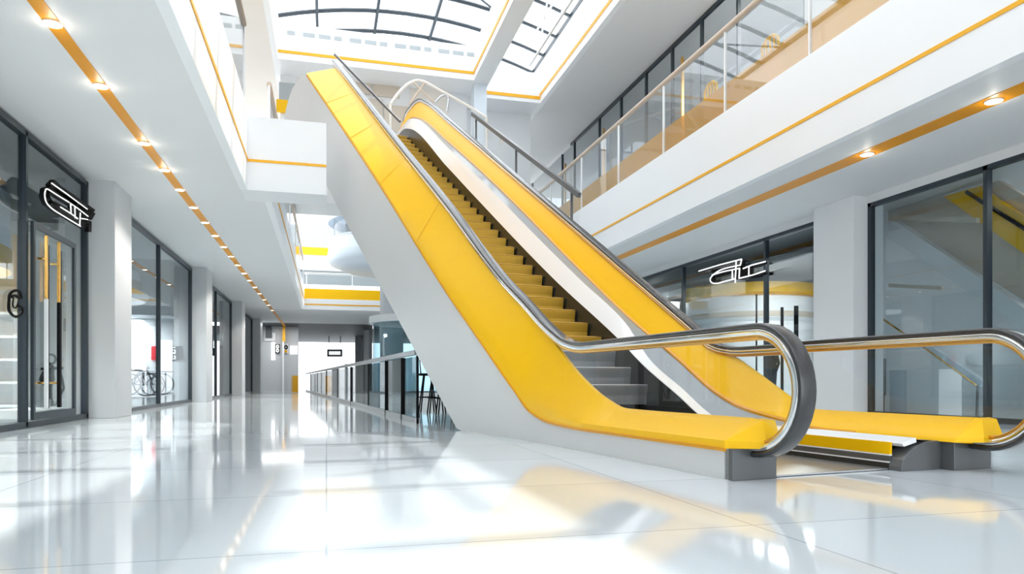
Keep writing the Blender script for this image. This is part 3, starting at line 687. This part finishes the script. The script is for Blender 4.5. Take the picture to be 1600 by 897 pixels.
# glass left
rows = []
arc = []
NC = (-.08, .57); NR = .375; NZ = .39
rail_l = [(s, zD(s)-.025) for s in lin(13.5, 2.2, 90)] + [(s, .96) for s in lin(2.1, -.08, 14)]
rail_l += [(NC[0]-NR*math.sin(a), NC[1]+NZ*math.cos(a)) for a in lin(0, PI, 25)[1:]] + [(.02, .185)]
rail_l = [(s, z, t_i(s)) for s, z in rail_l]
NCr = (-.34, .57)
rail_r = [(15.0, 7.0, 1.97+t_r(15)), (15.25, 7.2, 1.97+t_r(15.2)), (15.32, 7.45, 1.97+t_r(15.3)), (15.2, 7.7, 1.97+t_r(15.2)), (15.0, 7.82, 1.97+t_r(15))]
rail_r += [(s, rD0(s)-.025, 1.97+t_r(s)) for s in lin(14.8, 1.5, 100)] + [(s, .96, 1.97) for s in lin(1.3, -.34, 14)]
rail_r += [(NCr[0]-NR*math.sin(a), NCr[1]+NZ*math.cos(a), 1.97) for a in lin(0, PI, 25)[1:]] + [(-.24, .185, 1.97)]
def sweep(path, prof, off=0.0):
    rings = []; N = len(path)
    pts = [P(s, t, z) for s, z, t in path]
    for i, p in enumerate(pts):
        tg = (pts[min(i+1, N-1)]-pts[max(i-1, 0)]).normalized()
        sd = (TV - tg*TV.dot(tg)).normalized(); up = sd.cross(tg).normalized()
        if i == 0: ref = up
        rings.append([p + sd*x + up*y for x, y in prof])
    return MB().rings(rings)
def rrect(w, y0, y1, r=.014):
    pts = []
    for cx, cy, a0 in ((w/2-r, y1-r, 0), (-w/2+r, y1-r, 90), (-w/2+r, y0+r, 180), (w/2-r, y0+r, 270)):
        for k in range(4): a = math.radians(a0+30*k); pts.append((cx+r*math.cos(a), cy+r*math.sin(a)))
    return pts
def flipsafe(prof, path):
    # up vector must point away from the newel centre: check on the flat run
    return prof
for path in (rail_l, rail_r):
    # on the flat run heading toward -s, sd=TV, up = TV x (-EV) = -(TV x EV) -> TV x EV = +Z, so up is -Z there; mirror the profile
    hr_ = sweep(path, [(x, -y) for x, y in rrect(.125, .0, .035)]).build('handrail', RUBBER, esc, smooth=True)
    sweep(path, [(x, -y) for x, y in rrect(.112, -.045, .002, .014)]).build('rail_guide', CHROME, hr_, smooth=True)
    sweep(path, [(x, -y) for x, y in rrect(.078, -.07, -.044, .008)]).build('rail_base', BRASS, hr_, smooth=True)
# glass panels
def glass_fill(tf, zlow, zhigh, s0, s1, nc, name='glass_panel'):
    rows = [[P(s, tf(s), zlow(s)), P(s, tf(s), max(zhigh(s)-.05, zlow(s)+.003))] for s in lin(s0, s1, 40)]
    MB().strip(rows).build(name, GL_CLEAR, esc, recalc=False)
    cap = [P(s0, tf(s0), zlow(s0))] + [P(nc[0]-(NR-.06)*math.sin(a), tf(s0), nc[1]+(NR-.06)*math.cos(a)) for a in lin(0, PI*.83, 16)]
    MB().add([*cap], [tuple(range(len(cap)))]).build(name, GL_CLEAR, esc, recalc=False)
glass_fill(t_i, zC, zD, -.1, 2.9, NC)
glass_fill(lambda s: 1.97+t_r(s), rL, rD0, -.36, 2.5, NCr)
# right decks
S3 = lin(-.25, 15.0, 130)
MB().rings([[P(s, 1.75+t_r(s), rY(s)), P(s, 1.76+t_r(s), rY(s)+.03), P(s, 1.955+t_r(s), rT(s)), P(s, 1.99+t_r(s), rT(s)), P(s, 2.13+t_r(s), rY(s)+.02), P(s, 2.13+t_r(s), rY(s)-.03)] for s in S3]).build('deck_panel', YEL, esc, smooth=True)
MB().rings([[P(s, 1.735+t_r(s), rY(s)-.012), P(s, 1.735+t_r(s), rY(s)+.012), P(s, 1.765+t_r(s), rY(s)+.03), P(s, 1.765+t_r(s), rY(s)-.012)] for s in lin(.6, 15, 100)]).build('deck_edging', YELD, esc)
MB().strip([[P(s, 1.55+t_r(s), rG(s)), P(s, 1.76+t_r(s), rY(s))] for s in lin(-.1, 15, 120)]).build('grey_deck', GSTRIP, esc, smooth=True)
MB().rings([[P(s, 1.42+t_r(s), rW(s)), P(s, 1.425+t_r(s), rW(s)+.01), P(s, 1.555+t_r(s), rG(s)+.012), P(s, 1.56+t_r(s), rG(s)-.02), P(s, 1.44+t_r(s), rW(s)-.02)] for s in lin(-.1, 15, 120)]).build('white_deck', WSTRIP, esc, smooth=True)
MB().strip([[P(s, 1.42+t_r(s), rW(s)), P(s, 1.385+t_r(s), zn(s)-.35)] for s in lin(1.2, 15, 110)]).build('skirt', SKIRT, esc, smooth=True)
# lower right skirt with light lines at the comb
for z0, z1, mt, nm in ((.0, .05, SKIRT, 'skirt_base'), (.05, .06, WSTRIP, 'skirt_line'), (.06, .1, DSTEEL, 'skirt_band'), (.1, .11, WSTRIP, 'skirt_line'), (.11, .195, YEL, 'skirt_face')):
    MB().rings([[P(s, 1.385+.02*z0/.2, z0), P(s, 1.42, z0), P(s, 1.42, z1), P(s, 1.385+.02*z1/.2, z1)] for s in (-.02, 1.0, 2.2)]).build(nm, mt, esc)
# deck nose right
MB().hexa([P(-.25, 1.75, .2), P(-.25, 1.76, .23), P(-.25, 1.955, .37), P(-.25, 2.1, .37), P(-.25, 2.1, .2)], [P(-.36, 1.88, .205), P(-.36, 1.88, .24), P(-.3, 1.95, .36), P(-.3, 2.1, .36), P(-.36, 2.1, .205)]).build('deck_nose', YEL, esc)
# newel bases
MB().hexa([P(-.06, 0.0, 0), P(-.06, .35, 0), P(-.06, .35, .2), P(-.06, 0, .2)], [P(.02, 0, 0), P(.02, .35, 0), P(.02, .35, .2), P(.02, 0, .2)]).build('newel_base', DSTEEL, esc, bevel=.004)
MB().hexa([P(.02, .3, 0), P(.02, .36, 0), P(.02, .36, .2), P(.02, .3, .2)], [P(2.4, .3, 0), P(2.4, .36, 0), P(2.4, .36, .2), P(2.4, .3, .2)]).build('inner_skirt', DSTEEL, esc)
q = [(1.39, 0), (1.39, .03), (1.41, .08), (1.46, .13), (1.54, .175), (1.64, .2), (1.78, .205), (1.78, 0)]
MB().hexa([P(-.12, t, z) for t, z in q], [P(.02, t, z) for t, z in q]).build('newel_return', DSTEEL, esc, bevel=.003)
MB().hexa([P(-.22, 1.78, 0), P(-.22, 2.16, 0), P(-.22, 2.16, .205), P(-.22, 1.78, .205)], [P(.02, 1.78, 0), P(.02, 2.16, 0), P(.02, 2.16, .205), P(.02, 1.78, .205)]).build('newel_base', DSTEEL, esc, bevel=.004)
# landing plate and comb
MB().hexa([P(-.02, .36, .004), P(-.02, 1.385, .004), P(2.3, 1.385, .004), P(2.3, .36, .004)], [P(-.02, .36, .014), P(-.02, 1.385, .014), P(2.3, 1.385, .014), P(2.3, .36, .014)]).build('floor_plate', STEEL, esc)
m = MB()
for k in range(26): t = .38+k*.039; m.hexa([P(2.28, t, .01), P(2.28, t+.022, .01), P(2.42, t+.018, .01), P(2.42, t+.004, .01)], [P(2.28, t, .03), P(2.28, t+.022, .03), P(2.42, t+.018, .018), P(2.42, t+.004, .018)])
m.build('comb', DSTEEL, esc)
# steps
def step_mat(nm, colr):
    m_ = bpy.data.materials.new(nm); m_.use_nodes = True; nt = m_.node_tree; b = nt.nodes['Principled BSDF']
    b.inputs['Base Color'].default_value = (*colr, 1); b.inputs['Metallic'].default_value = .5; b.inputs['Roughness'].default_value = .3
    tc = nt.nodes.new('ShaderNodeTexCoord'); mp = nt.nodes.new('ShaderNodeMapping'); mp.inputs['Rotation'].default_value = (0, 0, -TH)
    wv = nt.nodes.new('ShaderNodeTexWave'); wv.inputs['Scale'].default_value = 22; wv.bands_direction = 'X'
    bp = nt.nodes.new('ShaderNodeBump'); bp.inputs['Strength'].default_value = .12; bp.inputs['Distance'].default_value = .01
    nt.links.new(tc.outputs['Object'], mp.inputs[0]); nt.links.new(mp.outputs[0], wv.inputs[0]); nt.links.new(wv.outputs['Fac'], bp.inputs['Height']); nt.links.new(bp.outputs[0], b.inputs['Normal'])
    return m_
STEPM = step_mat('step_grooves', (.17, .175, .18)); STEPREFL = step_mat('step_yellow_reflection', (.42, .25, .02))  # upper steps: reflection of the yellow deck put into the base colour
rise = .2; run = rise/.61
k = 0
while True:
    z1 = rise*(k+1)*.98 if k > 1 else (.06, .22)[k]
    s0 = 2.42+k*run
    if z1 > LAND: break
    m = MB(); t1 = 1.395+t_r(s0+.2)
    zb = z1-rise if k else 0
    # curved riser and tread
    prof = [(s0, z1), (s0-.012, z1-.012), (s0-.01, z1-.03), (s0+.006, z1-.12), (s0+.01, zb-.02), (s0+run+.06, zb-.02), (s0+run+.06, z1)]
    m.hexa([P(s, .365, z) for s, z in prof], [P(s, t1, z) for s, z in prof])
    st = m.build('step', STEPM if k < 5 else STEPREFL, esc, bevel=.002)
    MB().hexa([P(s0-.013, .37, z1-.005), P(s0-.013, t1-.005, z1-.005), P(s0-.013, t1-.005, z1+.002), P(s0-.013, .37, z1+.002)], [P(s0+.012, .37, z1-.005), P(s0+.012, t1-.005, z1-.005), P(s0+.012, t1-.005, z1+.003), P(s0+.012, .37, z1+.003)]).build('step_nosing', STEEL if k < 5 else BRASS, st)  # upper nosings in brass continue the painted yellow reflection
    k += 1
sl = 2.42+k*run
MB().hexa([P(sl, .3, LAND-.15), P(sl, 1.4+t_r(sl), LAND-.15), P(16.4, 1.4+t_r(16), LAND-.15), P(16.4, .3, LAND-.15)], [P(sl, .3, LAND), P(sl, 1.4+t_r(sl), LAND), P(16.4, 1.4+t_r(16), LAND), P(16.4, .3, LAND)]).build('upper_plate', STEEL, esc)
# landing deck linking to the far block
struct('floor_landing', MB().hexa([P(15.8, -.4, LAND-.3), P(15.8, 2.3, LAND-.3), Vector((4.6, 23.4, LAND-.3)), Vector((.9, 23.4, LAND-.3))], [P(15.8, -.4, LAND), P(15.8, 2.3, LAND), Vector((4.6, 23.4, LAND)), Vector((.9, 23.4, LAND))]), WALLW)
# inner glass fin line rising beside the left deck
gf = esc
def gpx(u, v, s): # pixel onto plane t at given station (plane of constant s)
    r = ray(u, v); n = EV; c = (O-CAM).dot(n)+s; return CAM + r*(c/r.dot(n))
a = gpx(523, 85, 15.5); b = gpx(625, 190, 13.2)
MB().bar(a, b, .05).build('fin_rail', DSTEEL, gf)
c1 = P(15.5, .5, LAND); c2 = P(13.2, .9, LAND)
MB().add([a, b, (b.x, b.y, LAND), (a.x, a.y, LAND)], [(0, 1, 2, 3)]).build('fin_glass', GL_CLEAR, gf, recalc=False)
# arched guard at the top of the right side
ag = thing('arched_guard', 'arched tubular guard with crossed bars behind the yellow escalator crest', 'guard', P(16.5, 2.0, 7))
def ap(u, v): return gpx(u, v, 17.0)
MB().tube([ap(u, v) for u, v in spline_loop([(610, 163), (625, 143), (642, 129), (660, 127), (690, 143), (730, 165), (760, 184)], 5, False)], .05, 8).build('arch_tube', CREAM, ag, smooth=True)
MB().tube([ap(640, 163), ap(664, 129)], .035, 8).tube([ap(678, 160), ap(646, 129)], .03, 8).build('cross_bar', TAN, ag)
MB().tube([ap(u, v) for u, v in spline_loop([(680, 160), (690, 150), (700, 151), (698, 174)], 5, False)], .03, 8).build('hoop', STEEL, ag, smooth=True)
for u_, v_ in ((610, 163), (760, 184)):
    q_ = ap(u_, v_); MB().tube([q_, (q_.x, q_.y, LAND-.02)], .04, 8).build('guard_post', CREAM, ag)
# dark rail glass barrier beside the right handrail
gr = thing('glass_barrier', 'sloping glass barrier with dark grey rail beyond the escalator crest', 'barrier', P(10, 3.2, 5.4))
def bp_(u, v, t): r = ray(u, v); c = (O-CAM).dot(TV)+t; return CAM + r*(c/r.dot(TV))
a = bp_(738, 178, 2.9); b = bp_(905, 305, 2.9)
MB().bar(a, b, .07, .09).build('handrail', DSTEEL, gr)
MB().add([a, b, b-Vector((0,0,1.1)), a-Vector((0,0,1.1))], [(0, 1, 2, 3)]).build('glass_panel', GL_BAL, gr, recalc=False)
for k in (.05, .5, .95):
    p = a.lerp(b, k); B(p.x-.02, p.x+.02, p.y-.02, p.y+.02, p.z-1.1, p.z).build('post', DSTEEL, gr)

# ------------------------------------------------------------------ round balcony tower seen through the far opening
rb_ = thing('round_balcony', 'white round balcony tower with dark glazing above the far corridor', 'balcony', (4.9, 31, 5))
cx, cy, R0 = atD(612, 400, 30.5).x, atD(612, 400, 30.5).y, 2.7
MB().lathe((cx, cy, 0), [(0, 5.3), (R0*.7, 5.3), (R0*.95, 5.55), (R0, 5.75), (R0, 6.0), (R0*.985, 6.02), (R0*.985, 6.5), (R0*1.0, 6.55), (R0*.95, 6.62), (R0*.8, 6.62)], 64).build('balcony_slab', PALEBLUE, rb_, smooth=True)
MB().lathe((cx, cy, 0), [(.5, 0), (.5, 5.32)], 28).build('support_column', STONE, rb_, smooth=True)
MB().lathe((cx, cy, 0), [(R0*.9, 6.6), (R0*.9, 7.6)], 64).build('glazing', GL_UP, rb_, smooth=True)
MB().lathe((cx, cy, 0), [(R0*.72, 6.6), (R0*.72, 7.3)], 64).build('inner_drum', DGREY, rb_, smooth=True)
MB().lathe((cx, cy, 0), [(R0*.99, 7.3), (R0*1.01, 7.35), (R0*1.01, 8.6), (R0*.8, 8.7)], 64).build('upper_drum', PALEBLUE, rb_, smooth=True)
# far facade seen through the opening
struct('wall_far', B(-5, XRE, 40.0, 40.2, 6.7, 10).box(-5, XRE, 40, 40.2, 5.4, 5.9), WHITE)
struct('wall_far_windows', B(-3.5, 1.5, 39.9, 40.0, 7.9, 9.1), GREYW)
struct('wall_far_upper', B(-5, XRE, 41, 41.2, ZC+.25, 14), GREYW)
struct('trim_12', B(-5, 2, 39.85, 39.95, 7.5, 7.9).box(-5, 2, 39.85, 39.95, 10.0, 10.4), TRIMY)

# ------------------------------------------------------------------ far end of the corridor
def ycard(name, u0, u1, v0, v1, Y, mat, lab=None, cat=None, th=.08, parent=None):
    o = pquad([(u0, v0), (u1, v0), (u1, v1), (u0, v1)], Y, th).build(name, mat, parent)
    if lab: tag(o, lab, cat)
    return o
YP = 46.0
struct('wall_portal', MB().box(XL, -1.7, YP, YP+.2, 0, ZC), COLM)
fp = thing('framed_panel', 'white framed display panel high on the portal at the corridor end', 'panel', onY(421, 533, YP))
ycard('panel_frame', 413, 431, 505, 533, YP-.02, WHITE, parent=fp); ycard('picture', 415, 425, 506, 528, YP-.1, DGREY, parent=fp); ycard('picture_corner', 424, 430, 506, 520, YP-.1, GREYW, parent=fp)
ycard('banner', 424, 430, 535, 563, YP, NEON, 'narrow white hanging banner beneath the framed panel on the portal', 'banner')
ns = thing('number_sign', 'small black sign with a white figure eight on the portal', 'sign', onY(433, 545, YP))
ycard('sign_plate', 430, 437, 538, 552, YP-.05, BLACK, parent=ns)
m = MB()
for cv in (541.8, 547.8): m.tube([onY(433.5+1.7*math.cos(a), cv+2.4*math.sin(a), YP-.16) for a in lin(0, 2*PI, 13)[:-1]], .035, 6, closed=True)
m.build('numeral', NEON, ns)
on = thing('number_sign', 'small sign with a black ring over an orange disc on the portal', 'sign', onY(447, 545, YP))
ycard('sign_plate', 443.5, 450, 537, 552, YP-.05, WHITE, parent=on)
MB().tube([onY(446.8+2*math.cos(a), 542.5+2.6*math.sin(a), YP-.16) for a in lin(0, 2*PI, 13)[:-1]], .04, 6, closed=True).build('ring', BLACK, on)
MB().prism([onY(446.8+2.2*math.cos(a), 549+2.4*math.sin(a), YP-.14) for a in lin(0, 2*PI, 13)[:-1]], (0, -.03, 0)).build('disc', TRIMY, on)
ycard('amber_fin', 441.5, 446, 505, 534, YP-.3, TRIMY, 'amber vertical fin at the top of the white portal post', 'fin', .2)
ycard('portal_post', 441.5, 444, 534, 612, YP-.3, WHITE, 'thin white post below the amber fin', 'post', .2)
for i, (u0, u1, lab) in enumerate(((453.5, 456, 'leftmost of three white slats on the portal'), (457, 460.5, 'middle of three white slats on the portal'), (461.5, 465, 'rightmost of three white slats on the portal'))):
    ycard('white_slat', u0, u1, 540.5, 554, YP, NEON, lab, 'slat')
kk = thing('kiosk_panel', 'orange upright kiosk panel standing where the corridor rail ends', 'kiosk', onY(461, 611, 38))
ycard('kiosk_face', 457, 466, 587, 613.3, 38, TRIMY, parent=kk, th=.15); ycard('kiosk_side', 454.5, 457, 587, 613.3, 38, BEIGE, parent=kk, th=.15)
hs = thing('hanging_sign', 'dark framed sign with blank white face hanging at the corridor end', 'sign', onY(523, 551, 55))
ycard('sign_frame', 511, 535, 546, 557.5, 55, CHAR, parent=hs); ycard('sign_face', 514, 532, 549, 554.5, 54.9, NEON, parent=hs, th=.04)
MB().bar(onY(514, 546, 55), (onY(514, 546, 55).x, 55, ZC), .06).bar(onY(532, 546, 55), (onY(532, 546, 55).x, 55, ZC), .06).build('hanger', CHAR, hs)
for u, D, r, lab in ((575, 47, .28, 'slim round grey column near the corridor rail'), (563, 54, .4, 'thicker round grey column farther down the corridor')):
    p = atD(u, 595, D); o = MB().lathe((p.x, p.y, 0), [(r, 0), (r, ZC)], 24).build('column', STONE, smooth=True); structure(o); tag(o, lab, 'column')
# bollard-like slim posts beyond the rail
for i, (u, D, h, w) in enumerate(((492, 40, 1.0, .07), (502, 36, 1.05, .06), (510, 33, 1.1, .08), (524, 28, 1.15, .28), (541, 24, 1.2, .1))):
    p = atD(u, 595, D)
    tag(MB().bar((p.x, p.y, 0), (p.x, p.y, h), w).build('barrier_post', BLACK), ('%s of the black posts beyond the corridor rail, counted from the far end' % ords[i]), 'post', 'black posts beyond the corridor rail')
# curved glass lift enclosure and café stools under the escalator
lf = thing('glass_enclosure', 'curved teal glass enclosure with pale frame beneath the escalator', 'enclosure', (3.2, 20, 0))
c = atD(662, 595, 21)
MB().lathe((c.x, c.y, 0), [(1.5, .3), (1.5, 2.3)], 40).build('curved_glass', GL_TEAL, lf, smooth=True)
MB().lathe((c.x, c.y, 0), [(1.4, 0), (1.6, 0), (1.6, .3), (1.4, .3)], 40).build('plinth', WALLW, lf, smooth=True)
MB().lathe((c.x, c.y, 0), [(1.4, 2.3), (1.6, 2.3), (1.6, 2.5), (1.4, 2.5)], 40).build('top_ring', WALLW, lf, smooth=True)
def stool(p, lab):
    x, y = p.x, p.y; t = thing('bar_stool', lab, 'stool', (x, y, 0), 'black stools under the escalator')
    MB().lathe((x, y, 0), [(0, .78), (.17, .78), (.18, .75), (.17, .73), (0, .73)], 20).build('seat', BLACK, t, smooth=True)
    for a in range(4): a_ = PI/4+a*PI/2; MB().bar((x+.22*math.cos(a_), y+.22*math.sin(a_), 0), (x+.1*math.cos(a_), y+.1*math.sin(a_), .74), .025).build('leg', BLACK, t)
    MB().tube([(x+.17*math.cos(a_), y+.17*math.sin(a_), .3) for a_ in lin(0, 2*PI, 17)[:-1]], .012, 6, closed=True).build('foot_ring', BLACK, t)
    MB().tube([(x-.12, y+.1, .76), (x-.14, y+.14, 1.05), (x+.14, y+.14, 1.05), (x+.12, y+.1, .76)], .014, 6).build('backrest', BLACK, t)
stool(atD(668, 595, 14.2), 'black bar stool under the escalator, nearest the corridor rail')
stool(atD(682, 595, 13.6), 'black bar stool under the escalator, middle of three')
stool(atD(696, 595, 13.2), 'black bar stool under the escalator, closest to its foot')

# ------------------------------------------------------------------ light
w = bpy.data.worlds.new('world'); scene.world = w; w.use_nodes = True
bgn = w.node_tree.nodes['Background']; bgn.inputs[0].default_value = (.93, .965, 1, 1); bgn.inputs[1].default_value = 2.6
sun = bpy.data.lights.new('sun', 'SUN'); sun.energy = 3.5; sun.angle = math.radians(.8); sun.color = (1, .97, .92)
so = bpy.data.objects.new('sun', sun); COL.objects.link(so)
dirv = Vector((-.52, -.25, -1.0)).normalized()
so.rotation_euler = dirv.to_track_quat('-Z', 'Y').to_euler(); so.location = (2, 20, 30)
lamp('AREA', 'shop_fill_1', (-6, 11.6, 3.25), 260, (1, .98, .95), 1.6)  # added fill for the nearest shop interior, no fixture
lamp('AREA', 'shop_fill_1', (-6, 7, 3.25), 120, (1, .98, .95), 2)  # second added fill in the same shop
lamp('AREA', 'shop_fill_2', (-6.2, 21.8, 2.4), 300, (1, 1, 1), 2)  # added to brighten the bicycle shop's white wall
lamp('AREA', 'portal_fill', (-2.6, 43.5, 3.9), 90, (1, 1, 1), 2.6)  # added fill brightening the portal, no lamp there
lamp('AREA', 'shop_fill_3', (-6, 27, 3.8), 30, (1, 1, 1), 2)  # weak added fill inside the third shop
lamp('AREA', 'shop_fill_right_1', (12.5, 7.5, 3.9), 100, (1, .97, .93), 2.5)  # added fill behind the corner shop window
lamp('AREA', 'shop_fill_right_2', (11.2, 14.5, 3.42), 240, (1, .97, .93), 2.6)  # added fill for the near part of the logo shop
lamp('AREA', 'shop_fill_right_3', (11.2, 23.6, 3.42), 200, (1, .97, .93), 2.6)  # added fill for the far part of the logo shop
lamp('AREA', 'gallery_fill', (10.8, 12, 9.8), 500, (1, .97, .93), 3)  # added to lighten the upper gallery shop interior
scene.view_settings.view_transform = 'Standard'
scene.view_settings.look = 'None'
scene.view_settings.exposure = 0.3
scene.cycles.max_bounces = 10; scene.cycles.diffuse_bounces = 7; scene.cycles.glossy_bounces = 5; scene.cycles.transparent_max_bounces = 24
scene.cycles.sample_clamp_indirect = 6; scene.cycles.caustics_reflective = False; scene.cycles.caustics_refractive = False
